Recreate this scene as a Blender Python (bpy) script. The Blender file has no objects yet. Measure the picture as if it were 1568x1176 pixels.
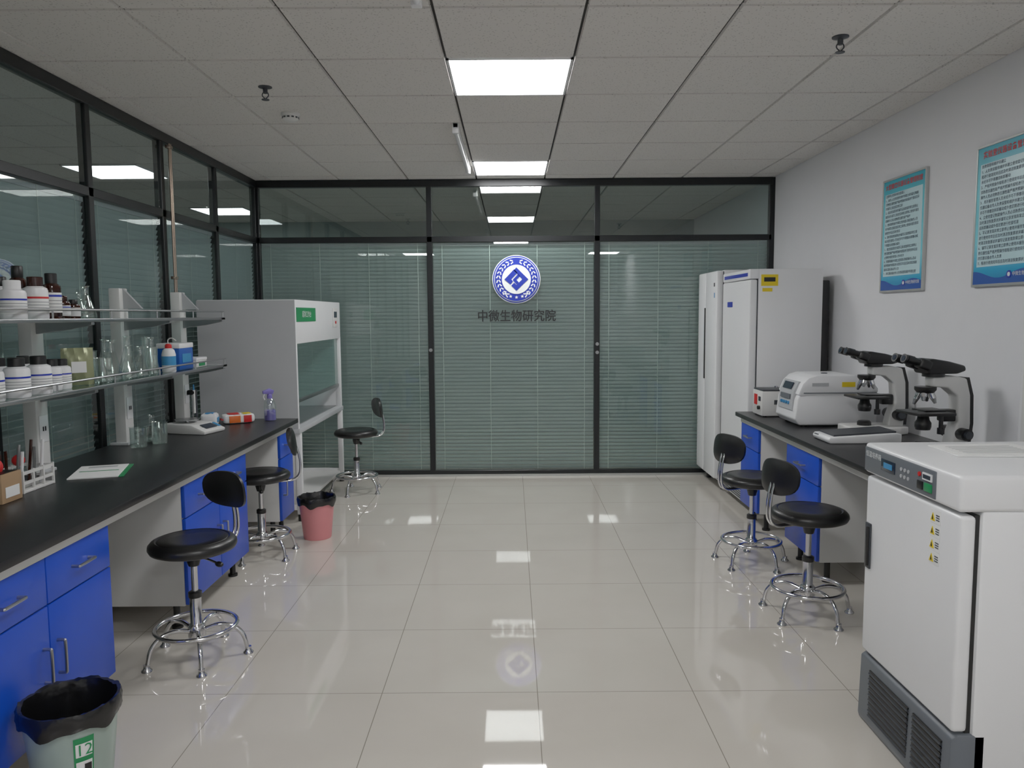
import bpy, bmesh, math, random
from mathutils import Matrix, Vector
random.seed(4)
sc = bpy.context.scene
try:
    sc.view_settings.view_transform = 'Standard'
    sc.view_settings.gamma = 1.18
except Exception: pass

def lin(c):
    return tuple((v/255/12.92) if v/255 <= .04045 else ((v/255+.055)/1.055)**2.4 for v in c)

# ------------------------------------------------------------ materials
def base(name):
    m = bpy.data.materials.new(name); m.use_nodes = True
    nt = m.node_tree; b = nt.nodes['Principled BSDF']
    return m, nt, b
def mat(name, rgb, rough=.5, metal=0, var=.06, nscale=8, spec=.5, coat=0, bump=0, bscale=200):
    m, nt, b = base(name)
    c = lin(rgb)
    tc = nt.nodes.new('ShaderNodeTexCoord')
    n = nt.nodes.new('ShaderNodeTexNoise'); n.inputs['Scale'].default_value = nscale
    nt.links.new(tc.outputs['Object'], n.inputs['Vector'])
    mx = nt.nodes.new('ShaderNodeMix'); mx.data_type = 'RGBA'
    mx.inputs[6].default_value = (*[v*(1-var) for v in c], 1)
    mx.inputs[7].default_value = (*[min(1, v*(1+var)) for v in c], 1)
    nt.links.new(n.outputs['Fac'], mx.inputs[0])
    nt.links.new(mx.outputs[2], b.inputs['Base Color'])
    b.inputs['Roughness'].default_value = rough
    b.inputs['Metallic'].default_value = metal
    b.inputs['Specular IOR Level'].default_value = spec
    b.inputs['Coat Weight'].default_value = coat
    if bump:
        n2 = nt.nodes.new('ShaderNodeTexNoise'); n2.inputs['Scale'].default_value = bscale
        nt.links.new(tc.outputs['Object'], n2.inputs['Vector'])
        bp = nt.nodes.new('ShaderNodeBump'); bp.inputs['Strength'].default_value = bump; bp.inputs['Distance'].default_value = .002
        nt.links.new(n2.outputs['Fac'], bp.inputs['Height'])
        nt.links.new(bp.outputs['Normal'], b.inputs['Normal'])
    return m
def emis(name, col, s):
    m = bpy.data.materials.new(name); m.use_nodes = True; nt = m.node_tree
    nt.nodes.clear()
    o = nt.nodes.new('ShaderNodeOutputMaterial'); e = nt.nodes.new('ShaderNodeEmission')
    e.inputs[0].default_value = (*col, 1); e.inputs[1].default_value = s
    nt.links.new(e.outputs[0], o.inputs[0]); return m
def thinglass(name, tint, f0=.08, amp=.9, rough=0.0):
    m = bpy.data.materials.new(name); m.use_nodes = True; nt = m.node_tree
    nt.nodes.clear(); N = nt.nodes.new
    o = N('ShaderNodeOutputMaterial'); t = N('ShaderNodeBsdfTransparent'); g = N('ShaderNodeBsdfGlossy')
    t.inputs[0].default_value = (*tint, 1); g.inputs['Roughness'].default_value = rough
    g.inputs[0].default_value = (.95, 1, .98, 1)
    lw = N('ShaderNodeLayerWeight'); lw.inputs[0].default_value = .5
    p = N('ShaderNodeMath'); p.operation = 'POWER'; p.inputs[1].default_value = 5
    k = N('ShaderNodeMath'); k.operation = 'MULTIPLY_ADD'; k.inputs[1].default_value = amp; k.inputs[2].default_value = f0
    k.use_clamp = True
    mx = N('ShaderNodeMixShader')
    L = nt.links.new
    L(lw.outputs['Facing'], p.inputs[0]); L(p.outputs[0], k.inputs[0]); L(k.outputs[0], mx.inputs[0])
    L(t.outputs[0], mx.inputs[1]); L(g.outputs[0], mx.inputs[2]); L(mx.outputs[0], o.inputs[0])
    return m
def linemask(nt, out, off, per, w):
    N = nt.nodes.new; L = nt.links.new
    a = N('ShaderNodeMath'); a.operation = 'SUBTRACT'; a.inputs[1].default_value = off; L(out, a.inputs[0])
    d = N('ShaderNodeMath'); d.operation = 'DIVIDE'; d.inputs[1].default_value = per; L(a.outputs[0], d.inputs[0])
    f = N('ShaderNodeMath'); f.operation = 'FRACT'; L(d.outputs[0], f.inputs[0])
    s = N('ShaderNodeMath'); s.operation = 'SUBTRACT'; s.inputs[1].default_value = .5; L(f.outputs[0], s.inputs[0])
    ab = N('ShaderNodeMath'); ab.operation = 'ABSOLUTE'; L(s.outputs[0], ab.inputs[0])
    g = N('ShaderNodeMath'); g.operation = 'GREATER_THAN'; g.inputs[1].default_value = .5-w/2/per; L(ab.outputs[0], g.inputs[0])
    return g.outputs[0]
def floor_mat():
    m, nt, b = base('polished_tile'); N = nt.nodes.new; L = nt.links.new
    tc = N('ShaderNodeTexCoord'); sp = N('ShaderNodeSeparateXYZ'); L(tc.outputs['Object'], sp.inputs[0])
    gx = linemask(nt, sp.outputs[0], .09, .6, .003); gy = linemask(nt, sp.outputs[1], 2.86, .6, .003)
    mxm = N('ShaderNodeMath'); mxm.operation = 'MAXIMUM'; L(gx, mxm.inputs[0]); L(gy, mxm.inputs[1])
    n = N('ShaderNodeTexNoise'); n.inputs['Scale'].default_value = 2.5; n.inputs['Detail'].default_value = 6; L(tc.outputs['Object'], n.inputs['Vector'])
    c = N('ShaderNodeMix'); c.data_type = 'RGBA'
    c.inputs[6].default_value = (*lin((190, 184, 174)), 1); c.inputs[7].default_value = (*lin((203, 198, 189)), 1)
    L(n.outputs['Fac'], c.inputs[0])
    c2 = N('ShaderNodeMix'); c2.data_type = 'RGBA'; c2.inputs[7].default_value = (*lin((134, 127, 116)), 1)
    L(mxm.outputs[0], c2.inputs[0]); L(c.outputs[2], c2.inputs[6]); L(c2.outputs[2], b.inputs['Base Color'])
    b.inputs['Roughness'].default_value = .03; b.inputs['Specular IOR Level'].default_value = .7
    return m
def ceil_mat():
    m, nt, b = base('mineral_fibre_tile'); N = nt.nodes.new; L = nt.links.new
    tc = N('ShaderNodeTexCoord')
    v = N('ShaderNodeTexVoronoi'); v.inputs['Scale'].default_value = 70; L(tc.outputs['Object'], v.inputs['Vector'])
    n = N('ShaderNodeTexNoise'); n.inputs['Scale'].default_value = 60; L(tc.outputs['Object'], n.inputs['Vector'])
    k = N('ShaderNodeMath'); k.operation = 'MULTIPLY'; k.inputs[1].default_value = .45; L(n.outputs['Fac'], k.inputs[0])
    g = N('ShaderNodeMath'); g.operation = 'LESS_THAN'; L(v.outputs['Distance'], g.inputs[0]); L(k.outputs[0], g.inputs[1])
    k2 = N('ShaderNodeMath'); k2.operation = 'MULTIPLY'; k2.inputs[1].default_value = .4; L(g.outputs[0], k2.inputs[0])
    c = N('ShaderNodeMix'); c.data_type = 'RGBA'
    c.inputs[6].default_value = (*lin((220, 217, 213)), 1); c.inputs[7].default_value = (*lin((118, 115, 111)), 1)
    L(k2.outputs[0], c.inputs[0]); L(c.outputs[2], b.inputs['Base Color'])
    b.inputs['Roughness'].default_value = .9; b.inputs['Specular IOR Level'].default_value = .1
    return m
def poster_mat():
    m, nt, b = base('poster_print'); N = nt.nodes.new; L = nt.links.new
    tc = N('ShaderNodeTexCoord'); sp = N('ShaderNodeSeparateXYZ'); L(tc.outputs['Generated'], sp.inputs[0])
    r = N('ShaderNodeValToRGB'); e = r.color_ramp.elements
    e[0].position = 0; e[0].color = (*lin((10, 110, 180)), 1); e[1].position = 1; e[1].color = (*lin((30, 165, 190)), 1)
    x = e.new(.12); x.color = (*lin((40, 170, 215)), 1); x = e.new(.3); x.color = (*lin((140, 225, 240)), 1); x = e.new(.75); x.color = (*lin((110, 210, 225)), 1)
    L(sp.outputs[2], r.inputs[0]); L(r.outputs[0], b.inputs['Base Color']); b.inputs['Roughness'].default_value = .25
    return m

M = dict(
 wall=mat('white_plaster', (230, 231, 234), .85, var=.02, bump=.15, bscale=60),
 floor=floor_mat(), ceil=ceil_mat(),
 grid=mat('dark_ceiling_gap', (34, 32, 30), .8),
 corr=mat('corridor_paint', (150, 164, 164), .8),
 frame=mat('black_aluminium', (22, 25, 27), .35, .3),
 glass=thinglass('partition_glass', (.82, .91, .89), .065),
 tglass=thinglass('transom_glass', (.68, .80, .78), .16),
 lglass=thinglass('side_glass', (.66, .74, .74), .08, .8),
 slat=mat('blind_slat', (176, 187, 186), .5),
 cord=mat('blind_cord', (205, 212, 205), .6),
 light=emis('led_diffuser', (1, .996, .995), 23),
 clight=emis('corridor_led', (1, 1, 1), 6),
 white=mat('white_enamel', (230, 231, 233), .3, var=.015, spec=.5),
 white2=mat('offwhite_plastic', (216, 216, 214), .4, var=.02),
 grey=mat('light_grey_paint', (178, 181, 184), .45, var=.03),
 mgrey=mat('mid_grey_plastic', (96, 102, 109), .45),
 dgrey=mat('dark_grey_plastic', (52, 56, 62), .45),
 black=mat('black_plastic', (12, 12, 13), .4),
 pu=mat('black_polyurethane', (10, 10, 11), .35, bump=.2, bscale=150),
 top=mat('black_epoxy_top', (18, 18, 21), .38, var=.1, bump=.1, bscale=120),
 blue=mat('blue_melamine', (16, 72, 196), .35, var=.05),
 chrome=mat('chrome', (215, 215, 218), .12, 1, var=.03),
 steel=mat('brushed_steel', (170, 172, 174), .3, 1),
 brass=mat('anodised_champagne', (176, 158, 142), .25, .9),
 alu=mat('aluminium_trim', (190, 192, 190), .35, .8),
 lblue=mat('logo_blue', (20, 46, 168), .3), lwhite=mat('logo_white', (235, 240, 240), .4),
 lblack=mat('letter_black', (8, 9, 13), .4),
 green=mat('green_label', (15, 135, 75), .4), yellow=mat('yellow_label', (230, 200, 20), .5),
 red=mat('red_print', (200, 22, 22), .5), orange=mat('orange_pack', (225, 105, 35), .35),
 pink=mat('pink_plastic', (224, 138, 142), .4), bin=mat('greygreen_plastic', (154, 172, 163), .4),
 bag=mat('black_bin_bag', (9, 9, 10), .25, bump=1, bscale=25),
 brown=mat('amber_bottle', (46, 18, 10), .1), poster=poster_mat(),
 pinner=mat('poster_pale', (200, 234, 240), .25), pink_text=mat('poster_text', (30, 58, 85), .5),
 ware=thinglass('labware_glass', (.93, .97, .96), .2, .8), pglass=thinglass('shelf_glass', (.7, .82, .8), .12, .8),
 lcd=mat('lcd_dark', (24, 38, 55), .15), cyan=mat('cyan_lid', (50, 135, 190), .4),
 bottleblue=mat('dark_blue_box', (10, 80, 170), .4), purple=mat('violet_plastic', (120, 110, 190), .3),
 paper=mat('paper', (232, 233, 232), .7, var=.02), kraft=mat('cardboard', (165, 133, 98), .8),
 inside=mat('hood_interior', (205, 212, 210), .35), pouch=mat('foil_pouch', (145, 150, 112), .35, .2),
)

# ------------------------------------------------------------ builder
class B:
    def __init__(s): s.bm = bmesh.new(); s.mats = []
    def mi(s, m):
        m = M[m]
        if m not in s.mats: s.mats.append(m)
        return s.mats.index(m)
    def add(s, t, m, X=None, keepnormals=False):
        if not keepnormals: bmesh.ops.recalc_face_normals(t, faces=t.faces)
        i = s.mi(m)
        for f in t.faces: f.material_index = i
        if X is not None: bmesh.ops.transform(t, matrix=X, verts=t.verts)
        me = bpy.data.meshes.new('t'); t.to_mesh(me); t.free()
        s.bm.from_mesh(me); bpy.data.meshes.remove(me)
    def box(s, c, d, m, bev=0, seg=2, rot=None):
        t = bmesh.new(); bmesh.ops.create_cube(t, size=1)
        bmesh.ops.scale(t, vec=d, verts=t.verts)
        if bev: bmesh.ops.bevel(t, geom=t.edges[:], offset=min(bev, min(d)*.45), segments=seg, affect='EDGES', profile=.5, clamp_overlap=True)
        X = Matrix.Translation(c)
        if rot is not None: X = X @ rot
        s.add(t, m, X)
    def bx(s, x1, x2, y1, y2, z1, z2, m, bev=0, seg=2):
        s.box(((x1+x2)/2, (y1+y2)/2, (z1+z2)/2), (abs(x2-x1), abs(y2-y1), abs(z2-z1)), m, bev, seg)
    def cyl(s, p0, p1, r, m, r2=None, seg=24):
        p0 = Vector(p0); p1 = Vector(p1); d = p1-p0
        t = bmesh.new(); bmesh.ops.create_cone(t, cap_ends=True, segments=seg, radius1=r, radius2=r if r2 is None else r2, depth=d.length)
        X = Matrix.Translation((p0+p1)/2) @ d.to_track_quat('Z', 'Y').to_matrix().to_4x4()
        s.add(t, m, X)
    def lathe(s, prof, m, c=(0, 0, 0), seg=32, X=None):
        t = bmesh.new(); rings = []
        for r, z in prof:
            if r <= 1e-6: rings.append([t.verts.new((0, 0, z))])
            else: rings.append([t.verts.new((r*math.cos(2*math.pi*i/seg), r*math.sin(2*math.pi*i/seg), z)) for i in range(seg)])
        for a, b in zip(rings, rings[1:]):
            for i in range(seg):
                j = (i+1) % seg
                if len(a) == 1 and len(b) == 1: continue
                if len(a) == 1: t.faces.new((a[0], b[i], b[j]))
                elif len(b) == 1: t.faces.new((a[i], a[j], b[0]))
                else: t.faces.new((a[i], a[j], b[j], b[i]))
        T = Matrix.Translation(c)
        s.add(t, m, T @ X if X is not None else T)
    def tube(s, pts, r, m, seg=10, closed=False, sub=5):
        P = [Vector(p) for p in pts]
        if sub > 1 and len(P) > 2:
            Q = []; n = len(P); rng = range(n) if closed else range(n-1)
            for i in rng:
                if closed: a, b, c, d = P[i-1], P[i], P[(i+1) % n], P[(i+2) % n]
                else: a, b, c, d = P[max(i-1, 0)], P[i], P[i+1], P[min(i+2, n-1)]
                for k in range(sub):
                    u = k/sub
                    Q.append(.5*((2*b)+(-a+c)*u+(2*a-5*b+4*c-d)*u*u+(-a+3*b-3*c+d)*u**3))
            if not closed: Q.append(P[-1])
            P = Q
        t = bmesh.new(); rings = []; n = len(P); up = None
        for i in range(n):
            tan = (P[(i+1) % n]-P[i-1]) if closed else (P[min(i+1, n-1)]-P[max(i-1, 0)])
            tan.normalize()
            if up is None: up = Vector((0, 0, 1)) if abs(tan.z) < .9 else Vector((0, 1, 0))
            side = tan.cross(up).normalized(); up = side.cross(tan).normalized()
            rings.append([t.verts.new(P[i]+r*(math.cos(2*math.pi*k/seg)*side+math.sin(2*math.pi*k/seg)*up)) for k in range(seg)])
        for i in range(n if closed else n-1):
            a = rings[i]; b = rings[(i+1) % n]
            for k in range(seg): t.faces.new((a[k], a[(k+1) % seg], b[(k+1) % seg], b[k]))
        if not closed: t.faces.new(rings[0]); t.faces.new(rings[-1])
        s.add(t, m)
    def ring(s, c, R, r, m, n=32, seg=10):
        s.tube([(c[0]+R*math.cos(2*math.pi*i/n), c[1]+R*math.sin(2*math.pi*i/n), c[2]) for i in range(n)], r, m, seg, True, 1)
    def prism(s, poly, a, b, m, plane='xz', bev=0, seg=2):
        t = bmesh.new()
        def P(u, v, w): return {'xz': (u, w, v), 'xy': (u, v, w), 'yz': (w, u, v)}[plane]
        A = [t.verts.new(P(u, v, a)) for u, v in poly]; Bv = [t.verts.new(P(u, v, b)) for u, v in poly]
        t.faces.new(A); t.faces.new(Bv); n = len(poly)
        for i in range(n): t.faces.new((A[i], A[(i+1) % n], Bv[(i+1) % n], Bv[i]))
        bmesh.ops.recalc_face_normals(t, faces=t.faces)
        if bev:
            ml = min(math.dist(poly[i], poly[(i+1) % n]) for i in range(n))
            bmesh.ops.bevel(t, geom=t.edges[:], offset=min(bev, ml*.4), segments=seg, affect='EDGES', profile=.5, clamp_overlap=True)
        s.add(t, m)
    def ball(s, c, r, m, sc_=(1, 1, 1), rot=None):
        t = bmesh.new(); bmesh.ops.create_uvsphere(t, u_segments=20, v_segments=12, radius=r)
        X = Matrix.Translation(c)
        if rot is not None: X = X @ rot
        s.add(t, m, X @ Matrix.Diagonal((*sc_, 1)))
    def poly(s, pts, m):
        t = bmesh.new(); t.faces.new([t.verts.new(p) for p in pts]); s.add(t, m, keepnormals=True)
    def text(s, body, size, X, m, ax='CENTER', ext=.0, off=0):
        cu = bpy.data.curves.new('f', 'FONT'); cu.body = body; cu.size = size; cu.align_x = ax; cu.align_y = 'CENTER'; cu.extrude = ext; cu.offset = off
        cu.resolution_u = 2
        o = bpy.data.objects.new('f', cu); sc.collection.objects.link(o)
        dg = bpy.context.evaluated_depsgraph_get(); me = bpy.data.meshes.new_from_object(o.evaluated_get(dg))
        t = bmesh.new(); t.from_mesh(me); s.add(t, m, X, True)
        bpy.data.objects.remove(o); bpy.data.meshes.remove(me)
    def fin(s, name, loc=(0, 0, 0), rz=0, smooth=35):
        me = bpy.data.meshes.new(name); s.bm.to_mesh(me); s.bm.free()
        for m in s.mats: me.materials.append(m)
        if smooth:
            for p in me.polygons: p.use_smooth = True
            try: me.set_sharp_from_angle(angle=math.radians(smooth))
            except Exception: pass
        o = bpy.data.objects.new(name, me); sc.collection.objects.link(o)
        o.location = loc; o.rotation_euler = (0, 0, rz)
        return o
RX = lambda d: Matrix.Rotation(math.radians(d), 4, 'X')
RY = lambda d: Matrix.Rotation(math.radians(d), 4, 'Y')
RZ = lambda d: Matrix.Rotation(math.radians(d), 4, 'Z')
def face_mx(loc, X, Y, Z):
    m = Matrix.Identity(4)
    for i in range(3): m[i][0] = X[i]; m[i][1] = Y[i]; m[i][2] = Z[i]; m[i][3] = loc[i]
    return m
def on_negx(loc): return face_mx(loc, (0, -1, 0), (0, 0, 1), (-1, 0, 0))
def on_posx(loc): return face_mx(loc, (0, 1, 0), (0, 0, 1), (1, 0, 0))
def on_negy(loc): return face_mx(loc, (1, 0, 0), (0, 0, 1), (0, -1, 0))

XL, XR, YB, YN, H = -2.258, 2.32, 6.9, -3.2, 2.64
# ------------------------------------------------------------ shell
b = B(); b.bx(XL-3.2, XR+.1, YN-.1, YB+3.2, -.1, 0, 'floor'); b.fin('floor')
b = B(); b.bx(XR, XR+.1, YN, YB+3, 0, H+.1, 'wall'); b.fin('wall_right')
b = B(); b.bx(XL-3.1, XR+.1, YN-.1, YN, 0, H+.05, 'wall'); b.fin('wall_front')
b = B(); b.bx(XL-3.1, XR+.1, YB+3, YB+3.1, 0, H+.1, 'corr'); b.fin('wall_corridor_back')
b = B(); b.bx(XL-3.1, XL-3, YN, YB+3, 0, H+.1, 'corr'); b.fin('wall_corridor_left')
b = B()
b.bx(XL-3.1, XR, YN, YB+3, H+.012, H+.06, 'grid')
gx0, gy0 = -.3, 3.7
lights = [(0, 4.0), (0, 6.4), (0, 1.0), (-1.8, -1.4), (1.8, -1.4)]  # side pair behind the camera is added, unseen, to light camera-facing surfaces
clights = [(-3.2, 6.4), (-3.2, 4.0), (-3.2, 8.8)]  # last panel is an added fill, out of view, lighting the back corridor
def islight(x, y): return any(abs(x-a) < .1 and abs(y-c) < .1 for a, c in lights)
t = bmesh.new()
for i in range(-9, 5):
    for j in range(-14, 11):
        x0 = max(gx0+i*.6+.005, XL-3.1); x1 = min(gx0+(i+1)*.6-.005, XR)
        y0 = max(gy0+j*.6+.006, YN); y1 = min(gy0+(j+1)*.6-.006, YB+3)
        if x1-x0 < .02 or y1-y0 < .02: continue
        if islight((x0+x1)/2, (y0+y1)/2): continue
        e = .004
        lo = [t.verts.new((x, y, H)) for x, y in ((x0+e, y0+e), (x0+e, y1-e), (x1-e, y1-e), (x1-e, y0+e))]
        hi = [t.verts.new((x, y, H+.012)) for x, y in ((x0, y0), (x0, y1), (x1, y1), (x1, y0))]
        t.faces.new(lo)
        for k in range(4): t.faces.new((lo[k], hi[k], hi[(k+1) % 4], lo[(k+1) % 4]))
b.add(t, 'ceil', keepnormals=True); b.fin('ceiling', smooth=0)
for L_, mm in ((lights, 'light'), (clights, 'clight')):
    for x, y in L_:
        b = B()
        b.bx(-.285, .285, -.285, .285, 0, .006, mm)
        for sgn in (-1, 1):
            b.bx(-.297, .297, sgn*.285, sgn*.297, -.004, .008, 'white'); b.bx(sgn*.285, sgn*.297, -.297, .297, -.004, .008, 'white')
        b.fin('ceiling_light_panel', (x, y, H if mm == 'light' else H-.009))

# partition frames
def partition(along, fixed, stops, name, thick=.05, zr=2.12):
    b = B()
    def seg(a, c, z1, z2, w=thick):
        if along == 'x': b.bx(a, c, fixed-w/2, fixed+w/2, z1, z2, 'frame', .003, 1)
        else: b.bx(fixed-w/2, fixed+w/2, a, c, z1, z2, 'frame', .003, 1)
    for i, s_ in enumerate(stops): seg(s_-.024, s_+.024, 0.0, H-.002)
    a, c = stops[0], stops[-1]
    seg(a, c, H-.065, H-.002, .06); seg(a, c, zr-.025, zr+.025); seg(a, c, .02, .055, .052)
    if along == 'x': b.bx(a, c, fixed-.035, fixed+.035, 0, .02, 'alu')
    else: b.bx(fixed-.035, fixed+.035, a, c, 0, .02, 'alu')
    return b
bs = [XL+.02, -.72, .76, XR-.024]
b = partition('x', YB, bs, 'wall_back')
for x, z in ((-.72, 1.145), (.76, 1.19), (.76, 1.115)):
    b.cyl((x, YB-.045, z), (x, YB-.025, z), .010, 'steel'); b.cyl((x, YB-.055, z), (x, YB-.04, z), .015, 'steel')
b.fin('wall_back')
ls = [-3.1, -2.2, -1.3, -.1, .75, 1.6, 2.45, 3.32, 4.18, 5.05, 5.95, YB-.03]
b = partition('y', XL, ls, 'wall_left')
b.fin('wall_left')
b = B()
for dy in (0, .022): b.cyl((XL+.05, 5.10+dy, .0), (XL+.05, 5.10+dy, H-.07), .007, 'brass', seg=16)
for z in (.02, .8, 1.7, H-.1): b.bx(XL+.03, XL+.06, 5.085, 5.14, z, z+.02, 'brass', .003)
b.fin('metal_conduit_pole')
wn = 1
def pane(along, fixed, a, c, z1, z2, m):
    global wn
    b = B()
    if along == 'x': b.poly([(a, fixed, z1), (c, fixed, z1), (c, fixed, z2), (a, fixed, z2)], m)
    else: b.poly([(fixed, a, z1), (fixed, c, z1), (fixed, c, z2), (fixed, a, z2)], m)
    b.fin('window_%d' % wn, smooth=0); wn += 1
def blind(along, fixed, a, c, z1, z2, sgn, ang=62, pitch=.033, w=.0345):
    t = bmesh.new(); n = int((z2-z1)/pitch)
    dx = math.cos(math.radians(ang))*w/2; dz = math.sin(math.radians(ang))*w/2
    for k in range(n):
        z = z1+.018+k*pitch
        prof = [(-dx*sgn, z+dz), (-sgn*.002, z+.001), (dx*sgn, z-dz)]
        row = []
        for off, zz in prof:
            row.append([t.verts.new((a, fixed+off, zz) if along == 'x' else (fixed+off, a, zz)), t.verts.new((c, fixed+off, zz) if along == 'x' else (fixed+off, c, zz))])
        for p, q in zip(row, row[1:]): t.faces.new((p[0], p[1], q[1], q[0]))
    b = B(); b.add(t, 'slat')
    L = c-a; m_ = max(2, int(L/.4))
    for k in range(m_+1):
        u = a+.08+(L-.16)*k/m_
        if along == 'x': b.bx(u-.002, u+.002, fixed-sgn*.014-.001, fixed-sgn*.014+.001, z1, z2, 'cord')
        else: b.bx(fixed-sgn*.014-.001, fixed-sgn*.014+.001, u-.002, u+.002, z1, z2, 'cord')
    if along == 'x': b.bx(a, c, fixed-.012, fixed+.012, z2-.025, z2, 'grey')
    else: b.bx(fixed-.012, fixed+.012, a, c, z2-.025, z2, 'grey')
    b.fin('venetian_blind')
for a, c in zip(bs, bs[1:]):
    pane('x', YB-.014, a+.024, c-.024, .055, 2.095, 'glass')
    pane('x', YB-.014, a+.024, c-.024, 2.145, H-.065, 'tglass')
    blind('x', YB+.02, a+.028, c-.028, .06, 2.09, 1)
for a, c in zip(ls, ls[1:]):
    pane('y', XL+.014, a+.024, c-.024, .055, 2.095, 'lglass')
    pane('y', XL+.014, a+.024, c-.024, 2.145, H-.065, 'lglass')
    if c < -.5: continue
    blind('y', XL-.02, a+.028, c-.028, .06, 2.09, -1)
b = B(); b.bx(XR-.012, XR, YN, YB-.05, 0, .08, 'white2', .003); b.fin('baseboard_right')

# ------------------------------------------------------------ logo + letters
b = B(); cx, cz, y0 = .045, 1.765, 0
def disc(r, y, m, n=64):
    b.cyl((0, y, 0), (0, y-.003, 0), r, m, seg=n)
disc(.213, 0, 'lwhite'); disc(.206, -.003, 'lblue'); disc(.196, -.006, 'lwhite'); disc(.190, -.009, 'lblue'); disc(.128, -.012, 'lwhite')
for sgn in (-1, 1):
    for k in range(11):
        a = math.radians(-60+k*13.5)
        for rr, tw in ((.170, 35), (.148, -35)):
            x = sgn*rr*math.cos(a); z = rr*math.sin(a)
            b.box((x, -.0125, z), (.010, .002, .026), 'lwhite', 0, 1, RY(sgn*(-math.degrees(a)-tw*.8+0)))
for k in range(5):
    a = math.radians(-90+(k-2)*19); pts = []
    for q in range(10):
        r = .016 if q % 2 == 0 else .007; aa = math.radians(90+36*q)
        pts.append((.158*math.cos(a)+r*math.cos(aa), .158*math.sin(a)+r*math.sin(aa)))
    b.prism(pts, -.011, -.0145, 'lwhite')
def bar(pts, m='lblue'): b.prism(pts, -.014, -.018, m)
bar([(-.105, .0), (-.02, .088), (.01, .058), (-.045, .0), (-.03, -.018), (-.052, -.045)])
bar([(.0, .105), (.105, .0), (.0, -.1), (-.045, -.055), (-.02, -.03), (.0, -.05), (.052, .0), (-.022, .078)])
bar([(-.03, .0), (.015, .045), (.032, .027), (.0, -.005), (.022, -.027), (.004, -.045), (-.03, -.01)])
o = b.fin('institute_logo_sign', (cx, YB-.026, cz))
b = B(); b.text('中微生物研究院', .108, on_negy((0, 0, 0)), 'lblack', ext=.004, off=.0012); o = b.fin('wall_lettering', (.045, YB-.031, 1.437), smooth=0)
w = o.dimensions.x
if w > .1: o.scale = (.69/w, 1, 1.0)

# ------------------------------------------------------------ ceiling details
for x, y in ((-1.27, 4.12), (1.43, 3.45)):
    b = B(); b.lathe([(0, 0), (.035, 0), (.035, -.004), (.02, -.008), (.012, -.01), (.012, -.03), (.008, -.035), (0, -.035)], 'dgrey')
    b.tube([(-.012, 0, -.03), (-.016, 0, -.045), (0, 0, -.062)], .003, 'dgrey', 6); b.tube([(.012, 0, -.03), (.016, 0, -.045), (0, 0, -.062)], .003, 'dgrey', 6)
    b.lathe([(0, -.062), (.02, -.064), (.02, -.067), (0, -.067)], 'dgrey')
    b.fin('fire_sprinkler', (x, y, H))
b = B(); b.lathe([(0, 0), (.055, 0), (.055, -.012), (.048, -.02), (.046, -.034), (.03, -.045), (0, -.047)], 'white2')
for k in range(12):
    a = k*math.pi/6; b.box((.047*math.cos(a), .047*math.sin(a), -.027), (.004, .014, .008), 'dgrey', 0, 1, RZ(math.degrees(a)))
b.fin('smoke_detector', (-1.29, 4.65, H))
for y1, y2 in ((4.9, 6.3), (1.6, 2.95)):
    b = B(); b.bx(-.018, .018, y1, y2, -.03, 0, 'white2', .004); b.cyl((0, y1+.02, -.045), (0, y2-.02, -.045), .014, 'white')
    b.bx(-.02, .02, y1, y1+.03, -.062, 0, 'white', .004); b.bx(-.02, .02, y2-.03, y2, -.062, 0, 'white', .004)
    b.fin('tube_light', (-.34, 0, H))

# ------------------------------------------------------------ benches
def bench(s, xf, xb, y1, y2, cabs, name, cf, frames=()):
    b = B()
    b.bx(min(xf, xb), max(xf, xb), y1, y2, .73, .76, 'top', .004)
    b.bx(xf-s*.035, xf-s*.055, y1+.02, y2-.02, .69, .73, 'white2', .002)
    b.bx(xb+s*.03, xb+s*.05, y1+.02, y2-.02, .45, .73, 'grey')
    for (a, c, n) in cabs:
        xc = cf
        b.bx(xb+s*.05, xc-s*.019, a, c, .12, .73, 'white2', .002)
        w = (c-a)/n
        for k in range(n):
            ya = a+k*w+.003; yc = a+(k+1)*w-.003
            b.bx(xc-s*.018, xc, ya, yc, .535, .688, 'blue', .002)
            b.bx(xc-s*.018, xc, ya, yc, .125, .529, 'blue', .002)
            ym = (ya+yc)/2; hw = .05
            def handle(p, q):
                b.tube([(xc, *p), (xc+s*.022, *p), (xc+s*.026, (p[0]*.9+q[0]*.1), (p[1]*.9+q[1]*.1)), (xc+s*.026, (p[0]*.1+q[0]*.9), (p[1]*.1+q[1]*.9)), (xc+s*.022, *q), (xc, *q)], .0055, 'steel', 8)
            handle((ym-hw, .612), (ym+hw, .612))
            yh = (yc-.035) if (k % 2 == 0 and n > 1) else ya+.035
            handle((yh, .40), (yh, .29))
        for yy in (a+.05, c-.05):
            for xx in (xc-s*.08, xb+s*.12):
                b.cyl((xx, yy, 0), (xx, yy, .012), .026, 'black'); b.cyl((xx, yy, .01), (xx, yy, .12), .016, 'black')
    for yy in frames:
        b.bx(xf-s*.06, xf-s*.10, yy-.02, yy+.02, .0, .73, 'white2', .003); b.bx(xb+s*.05, xb+s*.09, yy-.02, yy+.02, .0, .73, 'white2', .003)
        b.bx(xf-s*.06, xb+s*.05, yy-.02, yy+.02, .12, .16, 'white2', .003)
    return b.fin(name)
bench(1, -1.46, -2.2, .9, 5.22, [(1.26, 2.02, 2), (2.02, 2.80, 2), (3.46, 4.28, 2), (4.92, 5.2, 1)], 'lab_bench', -1.5)
bench(-1, 1.58, 2.295, 2.72, 5.42, [(5.02, 5.4, 1), (4.02, 4.5, 1)], 'lab_bench', 1.62, frames=(2.78,))

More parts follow.
